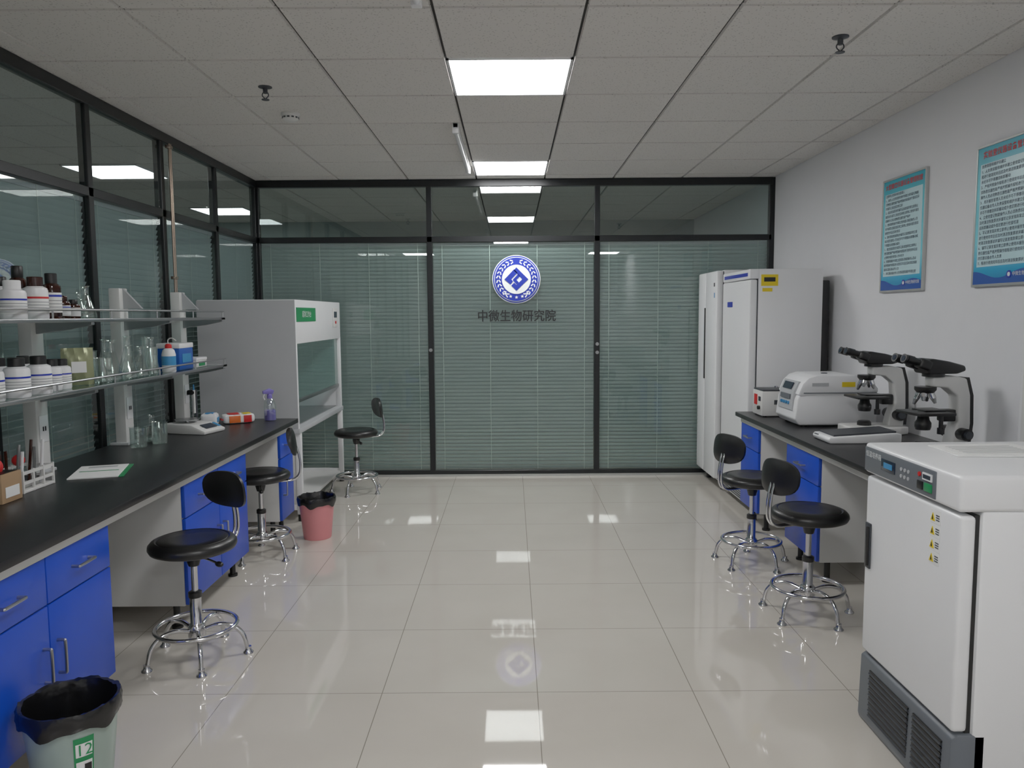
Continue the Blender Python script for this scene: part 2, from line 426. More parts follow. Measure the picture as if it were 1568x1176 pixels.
# ------------------------------------------------------------ reagent rack
b = B()
Z1, Z2 = 1.15, 1.452
for y in (1.9, 2.66, 3.42, 4.2, 4.95):
    b.bx(-2.16, -2.10, y-.045, y+.045, .7605, 1.61, 'white2', .006)
    b.bx(-2.185, -2.085, y-.06, y+.06, .7605, .775, 'grey', .003)
    for z in (Z1, Z2):
        b.prism([(-2.10, z-.015), (-1.85, z-.018), (-1.85, z-.03), (-1.95, z-.05), (-2.10, z-.07)], y-.012, y+.012, 'steel', bev=.002, seg=1)
    b.prism([(-2.10, 1.61), (-2.10, 1.50), (-2.0, 1.50)], y-.01, y+.01, 'grey')
    b.bx(-2.10, -2.095, y-.032, y+.032, .90, 1.02, 'white', .003); b.bx(-2.095, -2.0935, y-.012, y-.004, .95, .97, 'black'); b.bx(-2.095, -2.0935, y+.004, y+.012, .95, .97, 'black')
for z in (Z1, Z2):
    b.bx(-2.10, -1.86, 1.75, 4.93, z-.012, z-.004, 'pglass')
    b.bx(-1.868, -1.85, 1.7, 5.0, z-.018, z-.002, 'steel', .003)
    b.bx(-2.1, -2.088, 1.7, 5.0, z-.018, z-.004, 'steel', .003)
    b.tube([(-1.855, 1.7, z+.035), (-1.855, 4.99, z+.035)], .005, 'steel', 8, sub=1)
    for k in range(8):
        yy = 1.75+k*.46; b.cyl((-1.855, yy, z-.004), (-1.855, yy, z+.035), .004, 'steel', seg=8)
    b.bx(-2.1, -1.85, 4.93, 5.0, z-.018, z-.002, 'grey', .003)
b.fin('reagent_rack')
SL, SU = Z1-.0035, Z2-.0035
def bottle(name, x, y, z, r, h, body, cap, label='paper'):
    b = B(); sh = h*.78
    b.lathe([(0, 0), (r*.94, 0), (r, .006), (r, sh*.86), (r*.93, sh*.94), (r*.6, sh), (r*.55, sh+.004)], body)
    b.lathe([(r*.6, sh-.002), (r*.64, sh), (r*.64, h-.003), (r*.58, h), (0, h)], cap)
    b.lathe([(r+.0006, sh*.18), (r+.0006, sh*.74)], label)
    b.lathe([(r+.001, sh*.62), (r+.001, sh*.68)], 'red' if int(y*100) % 2 else 'lblue')
    for q in range(4): b.lathe([(r+.001, sh*(.24+.09*q)), (r+.001, sh*(.255+.09*q))], 'mgrey')
    b.fin(name, (x, y, z))
rb = 'reagent_bottle'
for x, y, r, h in ((-1.925, 2.62, .046, .15), (-1.93, 2.84, .046, .15), (-1.92, 2.98, .046, .155), (-1.92, 3.12, .046, .155), (-1.94, 3.24, .038, .135), (-1.955, 3.34, .036, .13), (-2.04, 2.92, .036, .15), (-2.04, 3.06, .036, .15), (-2.045, 3.22, .036, .15)):
    bottle(rb, x, y, SL, r, h, 'white', 'black')
for x, y, r, h, bd, cp in ((-1.925, 2.72, .046, .16, 'white', 'brown'), (-1.92, 2.985, .047, .15, 'white', 'white'), (-1.92, 3.13, .045, .17, 'white', 'brown'),
        (-2.04, 3.21, .034, .22, 'brown', 'black'), (-1.92, 3.24, .036, .19, 'brown', 'black'), (-1.935, 3.34, .03, .10, 'brown', 'brown'), (-2.02, 3.30, .028, .12, 'brown', 'black'), (-1.94, 3.43, .028, .085, 'brown', 'black'), (-2.04, 3.10, .034, .17, 'white', 'black')):
    bottle(rb, x, y, SU, r, h, bd, cp)
def flask(x, y, z, h, r, name='erlenmeyer_flask'):
    b = B(); b.lathe([(0, 0.001), (r*.9, 0.001), (r, .008), (r*.96, .02), (r*.38, h*.68), (r*.33, h*.72), (r*.33, h*.96), (r*.42, h)], 'ware')
    b.lathe([(0, .004), (r*.9, .006), (r*.86, .03), (0, .03)], 'ware'); b.fin(name, (x, y, z))
def beaker(x, y, z, h, r, name='glass_beaker'):
    b = B(); b.lathe([(0, 0.001), (r*.92, 0.001), (r, .008), (r, h*.96), (r*1.08, h)], 'ware'); b.lathe([(r*.97, h*.96), (r*.97, .008), (0, .006)], 'ware'); b.fin(name, (x, y, z))
b = B(); b.lathe([(.038, 0), (.040, .06), (.036, .13), (.022, .165), (0, .172)], 'ware'); b.lathe([(0, .17), (.010, .174), (.010, .19), (0, .194)], 'ware'); b.lathe([(0, 0), (.042, 0), (.042, .01), (0, .012)], 'white'); b.fin('glass_bell_jar', (-2.04, 2.96, SU))
flask(-1.95, 3.55, SU, .15, .045); flask(-2.03, 3.64, SU, .13, .04)
beaker(-1.93, 3.63, SL, .12, .042); flask(-1.95, 3.75, SL, .20, .052); flask(-2.03, 3.84, SL, .2, .045); flask(-1.93, 3.88, SL, .17, .045)
flask(-1.93, 4.0, SL, .16, .045); flask(-2.02, 4.05, SL, .21, .05); beaker(-1.92, 4.1, SL, .15, .032, 'measuring_cylinder'); flask(-1.96, 4.19, SL, .20, .042); beaker(-2.04, 4.3, SL, .2, .025, 'measuring_cylinder'); beaker(-2.03, 3.68, SL, .15, .042)
b = B()
for sg in (.03, -.02):
    t = bmesh.new(); bmesh.ops.create_grid(t, x_segments=10, y_segments=10, size=.5)
    for v in t.verts:
        u, w_ = v.co.x, v.co.y; v.co = Vector((sg*(1-4*u*u)*(1-4*w_*w_)+.004*math.sin(20*u+9*w_), u*.13, w_*.17+.086))
    b.add(t, 'pouch')
b.box((.031, 0, .085), (.003, .06, .05), 'paper'); b.fin('reagent_pouch', (-1.97, 3.49, SL), math.radians(-50))
b = B(); b.lathe([(0, 0), (.034, 0), (.037, .006), (.037, .10), (.03, .125), (.016, .135)], 'white'); b.lathe([(.018, .132), (.018, .15), (.012, .158), (0, .16)], 'red')
b.tube([(0, 0, .155), (0, .0, .18), (.02, 0, .19), (.045, 0, .175)], .003, 'white2', 8); b.lathe([(.0375, .04), (.0375, .09)], 'cyan')
b.fin('wash_bottle', (-1.92, 4.31, SL))
b = B(); b.box((0, 0, .065), (.13, .19, .13), 'bottleblue', .006); b.box((0, 0, .142), (.135, .195, .03), 'white', .006); b.box((.066, 0, .07), (.002, .12, .05), 'cyan'); b.fin('pipette_tip_box', (-1.965, 4.5, SL))
b = B(); b.box((0, 0, .022), (.12, .16, .044), 'white2', .005); b.box((0, 0, .052), (.124, .164, .018), 'white', .005); b.box((.061, 0, .022), (.002, .09, .025), 'green'); b.fin('storage_box', (-1.965, 4.73, SL))

# ------------------------------------------------------------ items on left bench
T = .7605
b = B()
b.bx(-.07, .07, -.1, .1, 0, .012, 'white2', .003)
for z in (.04, .08):
    for x in (-.065, .065): b.bx(x-.003, x+.003, -.1, .1, z-.006, z+.006, 'white2')
    for y in (-.1, .1): b.bx(-.065, .065, y-.003, y+.003, z-.006, z+.006, 'white2')
for x in (-.065, .065):
    for y in (-.1, -.033, .033, .1): b.bx(x-.004, x+.004, y-.004, y+.004, 0, .09, 'white2')
for k in range(8):
    x = -.04+.027*(k % 4); y = -.07+.12*(k//4)+random.uniform(-.01, .01)
    b.cyl((x, y, .014), (x+.012, y+random.uniform(-.02, .02), .15+random.uniform(0, .05)), .006, ['ware', 'brown', 'steel', 'white'][k % 4], seg=10)
b.ball((0, -.02, .12), .024, 'red'); b.fin('pipette_stand', (-2.0, 3.10, T))
b = B(); b.bx(-.07, .07, -.06, .06, 0, .11, 'kraft', .003); b.bx(-.06, .06, -.05, .05, .105, .112, 'black'); b.bx(.0702, .072, -.04, .04, .02, .06, 'paper'); b.ball((0, 0, .13), .035, 'red'); b.fin('cardboard_box', (-1.97, 2.88, T))
b = B(); b.box((0, 0, .003), (.20, .29, .006), 'paper', .001, 1, RZ(0)); b.box((-.0, .0, .0065), (.16, .01, .001), 'green'); b.box((.11, 0, .002), (.02, .29, .003), 'green'); b.box((0, .10, .0065), (.12, .03, .001), 'grey'); b.fin('document_folder', (-1.86, 3.42, T), math.radians(18))
beaker(-2.0, 4.08, T, .11, .042); beaker(-1.94, 4.20, T, .12, .04); flask(-2.02, 4.28, T, .15, .045)
b = B(); b.prism([(-.13, 0), (.15, 0), (.155, .02), (.06, .055), (-.13, .06)], -.1, .1, 'white2', bev=.008); b.lathe([(0, .058), (.012, .058), (.012, .072), (.07, .074), (.072, .078), (0, .079)], 'steel', (-.04, 0, 0))
b.box((.108, 0, .042), (.05, .1, .003), 'lcd', 0, 1, RY(21)); b.box((.108, .075, .042), (.05, .02, .003), 'cyan', 0, 1, RY(21)); b.fin('digital_balance', (-1.93, 4.62, T), math.radians(-15))
b = B(); b.ball((0, 0, .03), .045, 'black', (1, 1, .65)); b.cyl((0, 0, 0), (0, 0, .02), .04, 'black'); b.cyl((0, 0, .05), (0, 0, .065), .014, 'dgrey'); b.fin('rubber_bulb', (-2.1, 4.44, T))
b = B()
b.cyl((0, 0, 0), (0, 0, .012), .045, 'dgrey'); b.cyl((0, 0, .01), (0, 0, .24), .006, 'chrome'); b.box((.0, 0, .22), (.05, .05, .03), 'black', .008)
b.cyl((.018, .012, .06), (.018, .012, .235), .008, 'dgrey', seg=12); b.cyl((.018, -.016, .09), (.018, -.016, .235), .008, 'white2', seg=12); b.cyl((.018, -.016, .235), (.018, -.016, .27), .005, 'cyan', seg=12)
b.fin('electrode_stand', (-2.02, 4.84, T))
def bagmesh(b, w, d, h, m):
    t = bmesh.new(); bmesh.ops.create_uvsphere(t, u_segments=28, v_segments=16, radius=1)
    for v in t.verts:
        c = v.co; s_ = lambda q: math.copysign(abs(q)**.4, q)
        v.co = Vector((s_(c.x)*w/2, s_(c.y)*d/2, (s_(c.z)*.5+.5)*h+.004*math.sin(40*c.x)*math.cos(30*c.y)*(c.z > 0)))
    b.add(t, m)
b = B(); bagmesh(b, .12, .2, .06, 'paper'); b.box((.061, -.03, .03), (.004, .07, .045), 'orange', .001); b.box((.061, .05, .03), (.004, .05, .045), 'red', .001); b.box((0, -.03, .0615), (.09, .07, .003), 'red', .001); b.box((.01, .05, .0615), (.07, .05, .003), 'yellow', .001); b.box((0, -.105, .03), (.1, .014, .004), 'red'); b.fin('tissue_package', (-1.80, 5.02, T), math.radians(-60))
b = B(); bagmesh(b, .1, .12, .08, 'white'); b.box((0, 0, .081), (.05, .06, .006), 'cyan', .002); b.box((.051, 0, .04), (.003, .07, .03), 'cyan', .001); b.fin('tissue_package', (-1.93, 4.88, T), .2)
b = B(); b.lathe([(0, 0), (.036, 0), (.04, .006), (.04, .10), (.032, .13), (.014, .15)], 'ware'); b.lathe([(0, .003), (.037, .004), (.037, .07), (0, .07)], 'purple')
b.lathe([(.017, .148), (.017, .17), (.01, .178), (0, .178)], 'purple'); b.prism([(-.02, .175), (.045, .18), (.045, .2), (.0, .215), (-.03, .2)], -.01, .01, 'purple', bev=.003)
b.tube([(.03, 0, .182), (.04, 0, .16), (.032, 0, .14)], .004, 'white', 8); b.fin('spray_bottle', (-1.62, 5.12, T), math.radians(-150))

# ------------------------------------------------------------ stools
def stool(x, y, ang):
    b = B(); n = 5
    for k in range(n):
        a = math.radians(90+72*k); c, s_ = math.cos(a), math.sin(a)
        b.tube([(r*c, r*s_, z) for r, z in ((.02, .115), (.09, .135), (.15, .125), (.19, .085), (.205, .03), (.21, .014))], .0095, 'chrome', 10)
        b.lathe([(0, 0), (.022, 0), (.022, .006), (.013, .014), (.013, .03), (0, .03)], 'chrome', (.21*c, .21*s_, 0), 16)
    b.ring((0, 0, .135), .165, .0095, 'chrome', 40)
    b.lathe([(0, .08), (.03, .08), (.036, .09), (.036, .135), (.028, .145), (.024, .15), (.024, .27), (0, .27)], 'chrome', seg=24)
    b.lathe([(.026, .262), (.028, .265), (.028, .285), (.02, .29), (0, .29)], 'black', seg=24)
    b.cyl((0, 0, .28), (0, 0, .42), .0135, 'chrome')
    b.lathe([(0, .40), (.022, .40), (.03, .43), (.03, .462), (0, .462)], 'black', seg=24)
    b.box((0, 0, .464), (.16, .16, .01), 'black', .003)
    b.tube([(0, .02, .445), (.0, -.08, .44), (0, -.15, .43)], .005, 'chrome', 8); b.ball((0, -.155, .428), .012, 'black', (1, 1.8, 1))
    b.lathe([(0, .466), (.155, .466), (.172, .474), (.179, .488), (.177, .502), (.166, .514), (.15, .52), (.143, .516), (.138, .52), (.08, .516), (0, .513)], 'pu', seg=48)
    pts = [(.05, .455), (.14, .452), (.20, .458), (.232, .49), (.238, .55), (.228, .62), (.212, .67)]
    for o_ in (-.011, .011): b.tube([(p, o_, z) for p, z in pts], .0065, 'chrome', 8)
    t = bmesh.new(); nu, nv = 14, 8
    def S(u, v, th):
        ex = 2.6; uu, vv = u, v
        k = max(abs(uu), abs(vv)); nrm = (abs(uu)**ex+abs(vv)**ex)**(1/ex) if k > 0 else 1
        f = k/nrm if nrm > 0 else 1
        Y = uu*f*.128; Z = vv*f*.082
        edge = max(0, 1-k**4)
        return Vector((.2-1.6*Y*Y - .12*Z + th*(.006+.012*edge), Y, .69+Z))
    for th in (1, -1):
        G = [[t.verts.new(S(-1+2*i/nu, -1+2*j/nv, th)) for j in range(nv+1)] for i in range(nu+1)]
        for i in range(nu):
            for j in range(nv): t.faces.new((G[i][j], G[i+1][j], G[i+1][j+1], G[i][j+1]))
        if th == 1: G1 = G
    idx = [(i, 0) for i in range(nu+1)]+[(nu, j) for j in range(1, nv+1)]+[(i, nv) for i in range(nu-1, -1, -1)]+[(0, j) for j in range(nv-1, 0, -1)]
    for q in range(len(idx)):
        i, j = idx[q]; i2, j2 = idx[(q+1) % len(idx)]
        t.faces.new((G1[i][j], G1[i2][j2], G[i2][j2], G[i][j]))
    b.add(t, 'pu')
    b.fin('lab_stool', (x, y, 0), math.radians(ang), 50)
stool(-1.36, 3.20, 62); stool(-1.53, 4.6, 20); stool(-1.29, 6.3, 25)
stool(1.39, 4.40, 205); stool(1.42, 3.62, 200)

# ------------------------------------------------------------ bins
def bin_(x, y, r, h, body, name, label=False):
    b = B()
    b.lathe([(0, 0), (r*.74, 0), (r*.76, .008), (r*.97, h*.92), (r, h*.93), (r, h*.96), (r*.95, h*.96), (r*.73, .012), (0, .012)], body, seg=40)
    seg = 72; t = bmesh.new(); rings = []
    prof = [(r*1.02, h*.84), (r*1.05, h*.90), (r*1.06, h*.98), (r*1.02, h*1.03), (r*.95, h*1.02), (r*.88, h*.9), (r*.76, h*.6), (r*.6, h*.35), (r*.35, h*.25), (0.004, h*.22)]
    for i, (rr, z) in enumerate(prof):
        rg = []
        for k in range(seg):
            a = 2*math.pi*k/seg; wv = .5*math.sin(a*7+i)+.3*math.sin(a*17+2.1*i)+.3*math.sin(a*29+i*3)
            dz = .010*math.sin(a*5)+.005*math.sin(a*9+1) if i == 0 else .004*wv
            q = rr+.045*r*wv*(.6 if i < 5 else 1)*min(1, rr/r); q = max(q, .003)
            if i < 4: q = max(q, r*1.015)
            if i == 4: q = min(q, r*.96)
            if i == 5: q = min(q, r*.9)
            rg.append(t.verts.new((q*math.cos(a), q*math.sin(a), z+dz)))
        rings.append(rg)
    for p, q in zip(rings, rings[1:]):
        for k in range(seg): t.faces.new((p[k], p[(k+1) % seg], q[(k+1) % seg], q[k]))
    b.add(t, 'bag')
    if label:
        a0 = math.radians(-45)
        for (z1, z2, w0, w1, mm, off) in ((h*.30, h*.78, -.24, .2, 'green', .0015), (h*.33, h*.53, -.2, .16, 'paper', .003), (h*.35, h*.50, -.02, .14, 'black', .0045), (h*.58, h*.72, -.2, .16, 'paper', .003)):
            t = bmesh.new(); cols = []
            for k in range(7):
                a = a0+w0+(w1-w0)*k/6
                cols.append([t.verts.new(((r*(.76+.21*(z/(h*.92)))+off)*math.cos(a), (r*(.76+.21*(z/(h*.92)))+off)*math.sin(a), z)) for z in (z1, z2)])
            for p, q in zip(cols, cols[1:]): t.faces.new((p[0], q[0], q[1], p[1]))
            b.add(t, mm, keepnormals=True)
        ca, sa = math.cos(a0-.02), math.sin(a0-.02); rr = r*(.76+.21*.7)+.006
        b.text('12', h*.16, face_mx((rr*ca, rr*sa, h*.65), (-sa, ca, 0), (0, 0, 1), (ca, sa, 0)), 'green')
    b.fin(name, (x, y, 0))
bin_(-1.29, 4.98, .118, .27, 'pink', 'trash_bin')
bin_(-1.345, 2.24, .134, .30, 'bin', 'trash_bin', True)

# ------------------------------------------------------------ clean bench (left back)
b = B(); x0, x1, y0, y1 = -2.18, -1.5, 5.36, 6.76
b.bx(x0, x1-.02, y0, y0+.03, .66, 1.3, 'grey', .003); b.bx(x0, x1-.02, y1-.03, y1, .66, 1.3, 'white', .003)
b.bx(x0, x1, y0, y1, 1.26, 1.57, 'white', .006)
b.bx(x0, x1-.0, y0-.004, y0+.0, .66, 1.565, 'grey')
b.bx(x0, x0+.2, y0, y1, .66, 1.3, 'inside')
b.bx(x0, x1+.01, y0-.01, y1, .63, .665, 'grey', .004)
b.bx(x1-.04, x1, y0, y0+.035, .66, 1.27, 'white', .003); b.bx(x1-.04, x1, y1-.035, y1, .66, 1.27, 'white', .003)
b.bx(x1-.03, x1-.024, y0+.035, y1-.035, .86, 1.27, 'pglass'); b.bx(x1-.04, x1-.015, y0+.035, y1-.035, .84, .865, 'steel', .003)
b.bx(x0+.2, x1-.05, y0+.03, y1-.03, .666, .672, 'steel')
b.bx(x1, x1+.004, y0+.03, y0+.55, 1.415, 1.515, 'green'); b.text('超净工作台', .05, on_posx((x1+.006, y0+.29, 1.465)), 'lwhite')
b.bx(x1, x1+.006, y1-.28, y1-.12, 1.36, 1.52, 'white2', .002); b.bx(x1+.006, x1+.008, y1-.25, y1-.15, 1.44, 1.49, 'lcd')
b.cyl((x1, y1-.2, 1.40), (x1+.012, y1-.2, 1.40), .012, 'red')
for yy in (y0+.03, y1-.05):
    for xx in (x0+.05, x1-.01):
        b.bx(xx-.02, xx+.02, yy-.02, yy+.02, .05, .63, 'white', .003); b.cyl((xx, yy, 0), (xx, yy, .05), .02, 'black')
    b.bx(x0+.05, x1-.01, yy-.015, yy+.015, .08, .12, 'white', .003)
b.bx(x0+.05, x0+.07, y0+.03, y1-.05, .08, .63, 'white2'); b.bx(x0+.04, x1-.02, y0+.02, y0+.03, .12, .63, 'white2')
b.bx(x0+.05, x1-.02, y0+.03, y1-.05, .08, .10, 'white2')
b.fin('laminar_flow_cabinet')

# ------------------------------------------------------------ refrigerators (right back)
def fridge(x0, x1, y0, y1, h, two, name):
    b = B(); D = .055
    b.bx(x0+D+.008, x1, y0, y1, .06, h, 'white', .006)
    b.bx(x0+D, x0+D+.012, y0+.01, y1-.01, .08, h-.01, 'dgrey')
    if two:
        ym = y1-.24
        b.bx(x0, x0+D, y0, ym-.003, .10, h-.005, 'white', .012, 3); b.bx(x0, x0+D, ym+.003, y1, .10, h-.005, 'white', .012, 3)
        b.bx(x0-.006, x0+.002, ym-.01, ym+.012, .9, 1.5, 'black', .002)
        b.bx(x0-.002, x0, y0+.05, y0+.08, 1.67, 1.70, 'dgrey'); b.bx(x0-.002, x0, y0+.05, y0+.07, 1.58, 1.62, 'cyan')
    else:
        b.bx(x0, x0+D, y0, y1, .17, h-.075, 'white', .012, 3)
        b.bx(x0, x0+D+.02, y0, y1, h-.07, h, 'white', .01); b.bx(x0-.002, x0, y0+.05, y1-.05, h-.05, h-.025, 'lblue')
        b.bx(x0-.003, x0+.001, y0+.42, y0+.55, 1.50, 1.54, 'lblue')
        b.bx(x0+.08, x0+.2, y0-.002, y0, h-.12, h-.04, 'yellow'); b.bx(x0+.1, x0+.18, y0-.003, y0-.001, h-.09, h-.06, 'black')
        b.bx(x0+.09, x0+.16, y0-.002, y0, h-.16, h-.135, 'yellow')
        b.bx(x0+.01, x0+D, y0, y1, .06, .16, 'white2', .004)
        for k in range(5): b.bx(x0+.006, x0+.012, y0+.05, y1-.05, .075+k*.016, .082+k*.016, 'dgrey')
        b.bx(x1, x1+.07, y0+.05, y1-.1, .3, h-.08, 'black', .01)
    for yy in (y0+.06, y1-.06):
        for xx in (x0+.1, x1-.06): b.cyl((xx, yy, 0), (xx, yy, .06), .022, 'black')
    return b.fin(name)
fridge(1.69, 2.21, 5.5, 6.2, 1.765, False, 'laboratory_refrigerator')
fridge(1.65, 2.25, 6.24, 6.83, 1.80, True, 'laboratory_refrigerator')

# ------------------------------------------------------------ incubator (right foreground)
b = B(); x0, x1, y0, y1 = 1.246, 1.92, 2.10, 2.67
b.bx(x0+.06, x1, y0, y1, .04, .90, 'white', .01)
b.bx(x0+.045, x0+.062, y0+.012, y1-.012, .24, .885, 'black')
b.bx(x0, x0+.046, y0, y1, .255, .885, 'white', .012, 3)
b.bx(x0-.008, x1, y0-.004, y1+.004, .896, 1.0, 'white', .013, 4)
b.bx(x0-.012, x0-.006, y0+.115, y1-.006, .905, .988, 'mgrey', .004)
b.bx(x0-.015, x0-.010, y1-.22, y1-.13, .93, .968, 'lcd', .001); b.bx(x0-.0165, x0-.014, y1-.205, y1-.15, .94, .958, 'cyan')
for k in range(3):
    for q in range(2): b.cyl((x0-.010, y1-.26-k*.022, .935+.022*q), (x0-.0145, y1-.26-k*.022, .935+.022*q), .006, 'grey', seg=12)
b.bx(x0-.016, x0-.010, y0+.13, y0+.17, .92, .945, 'green', .001); b.bx(x0-.016, x0-.010, y0+.18, y0+.21, .92, .945, 'black', .001); b.bx(x0-.016, x0-.010, y0+.13, y0+.18, .953, .975, 'white'); b.bx(x0-.017, x0-.015, y0+.135, y0+.175, .958, .970, 'lcd')
b.cyl((x0-.010, y0+.2, .965), (x0-.016, y0+.2, .965), .007, 'red', seg=12)
b.text('恒温培养箱', .022, on_negx((x0-.0125, y1-.07, .965)), 'lwhite')
b.bx(x0-.006, x0+.004, y1-.05, y1-.012, .56, .72, 'dgrey', .003); b.bx(x0-.014, x0-.002, y1-.045, y1-.035, .57, .71, 'black', .003)
for k in range(4):
    z = .87-.041*k; y = y0+.125
    b.bx(x0-.0015, x0, y-.026, y+.026, z-.038, z+.001, 'paper')
    b.prism([(y+.001, z-.032), (y+.024, z-.032), (y+.0125, z-.008)], x0-.003, x0-.001, 'yellow', plane='yz')
    b.prism([(y+.009, z-.028), (y+.016, z-.028), (y+.0125, z-.014)], x0-.004, x0-.002, 'black', plane='yz')
    for q in range(3): b.bx(x0-.0025, x0-.001, y-.022, y-.004, z-.014-q*.007, z-.011-q*.007, 'dgrey')
b.prism([(x0-.0, .0), (x0-.006, .02), (x0-.0, .235), (x0+.02, .248), (x0+.1, .248), (x0+.1, 0)], y0, y1, 'mgrey', bev=.006)
for k in range(9):
    z = .045+k*.019
    for ya, yc in ((y0+.04, y0+.2), (y0+.23, y1-.08)):
        b.box((x0-.004, (ya+yc)/2, z), (.012, yc-ya, .007), 'dgrey', .002, 1, RY(30))
        b.box((x0-.002, (ya+yc)/2, z+.009), (.008, yc-ya, .006), 'black')
for k in range(6): b.bx(x0+.17+k*.02, x0+.178+k*.02, y0-.006, y0-.002, .925, .965, 'dgrey')
b.bx(x0+.06, x1, y0-.002, y0, .04, .06, 'mgrey')
for yy in (y0+.06, y1-.06): b.cyl((x1-.1, yy, 0), (x1-.1, yy, .04), .025, 'black')
b.fin('incubator')
b = B(); b.box((0, 0, .002), (.30, .20, .004), 'paper', .0005, 1, RZ(-4)); b.box((.01, .02, .0045), (.29, .19, .001), 'paper', 0, 1, RZ(3))
for k in range(7): b.box((0, .07-.02*k, .0056), (.22, .003, .0004), 'grey', 0, 1, RZ(3))
b.fin('document_sheet', (1.55, 2.47, 1.0005))
b = B(); b.bx(2.115, 2.31, 2.84, 3.20, .7605, 1.72, 'white', .012, 3)
b.bx(2.11, 2.115, 2.87, 3.17, .82, 1.3, 'white2', .002); b.bx(2.105, 2.11, 2.90, 2.92, .95, 1.15, 'mgrey', .002)
b.bx(2.11, 2.115, 2.87, 3.17, 1.34, 1.68, 'white2', .002); b.bx(2.105, 2.11, 2.90, 2.92, 1.40, 1.55, 'mgrey', .002)
b.fin('bench_storage_cabinet')

# ------------------------------------------------------------ right bench items
b = B(); b.box((0, 0, .09), (.25, .2, .165), 'white2', .006); b.box((0, 0, .178), (.24, .19, .012), 'dgrey', .004)
b.box((-.127, .03, .11), (.003, .06, .07), 'red'); b.box((-.127, -.05, .12), (.003, .04, .03), 'lcd'); b.cyl((-.125, -.05, .06), (-.14, -.05, .06), .013, 'black'); b.cyl((0, 0, .18), (0, 0, .2), .012, 'chrome')
b.box((-.02, -.1015, .10), (.05, .003, .03), 'dgrey')
for xx in (-.1, .1):
    for yy in (-.08, .08): b.cyl((xx, yy, 0), (xx, yy, .012), .012, 'black')
b.fin('water_bath', (1.79, 5.2, T))
b = B(); W = .17
b.prism([(.03, .012), (.0, .05), (.015, .17), (.04, .22), (.5, .22), (.5, .012)], -W, W, 'white', bev=.010, seg=3)
b.prism([(.018, .20), (.045, .265), (.08, .30), (.13, .315), (.36, .315), (.46, .285), (.5, .235), (.5, .212), (.03, .19)], -W-.004, W+.004, 'white', bev=.007, seg=2)
b.bx(.05, .49, -W-.006, W+.006, .206, .212, 'mgrey')
b.prism([(-.002, .10), (.01, .215), (.040, .275), (.06, .272), (.035, .212), (.012, .10)], -W+.05, W-.05, 'grey')
b.box((.018, .0, .245), (.006, .14, .045), 'lcd', .001, 1, RY(24)); b.box((.001, 0, .18), (.006, .16, .03), 'mgrey', .001, 1, RY(6))
for k in range(4): b.cyl((.003, -.06+.04*k, .14), (-.006, -.06+.04*k, .14), .01, 'cyan', seg=12)
b.bx(.28, .36, -W-.0055, -W-.003, .245, .275, 'yellow'); b.bx(.1, .2, -W-.0055, -W-.003, .25, .27, 'grey')
b.lathe([(0, .315), (.02, .315), (.02, .318), (0, .318)], 'lcd', (.24, 0, 0))
for xx in (.07, .45):
    for yy in (-.13, .13): b.cyl((xx, yy, 0), (xx, yy, .02), .018, 'black')
b.fin('centrifuge', (1.71, 4.80, T))
b = B(); b.prism([(-.19, .0), (-.2, .02), (-.19, .035), (.16, .055), (.19, .05), (.19, 0)], -.11, .11, 'white', bev=.007, seg=3)
b.prism([(-.165, .037), (-.165, .045), (.165, .064), (.165, .055)], -.095, .095, 'dgrey')
b.box((-.183, .06, .03), (.03, .05, .003), 'lcd'); b.fin('hot_plate', (1.87, 4.14, T))
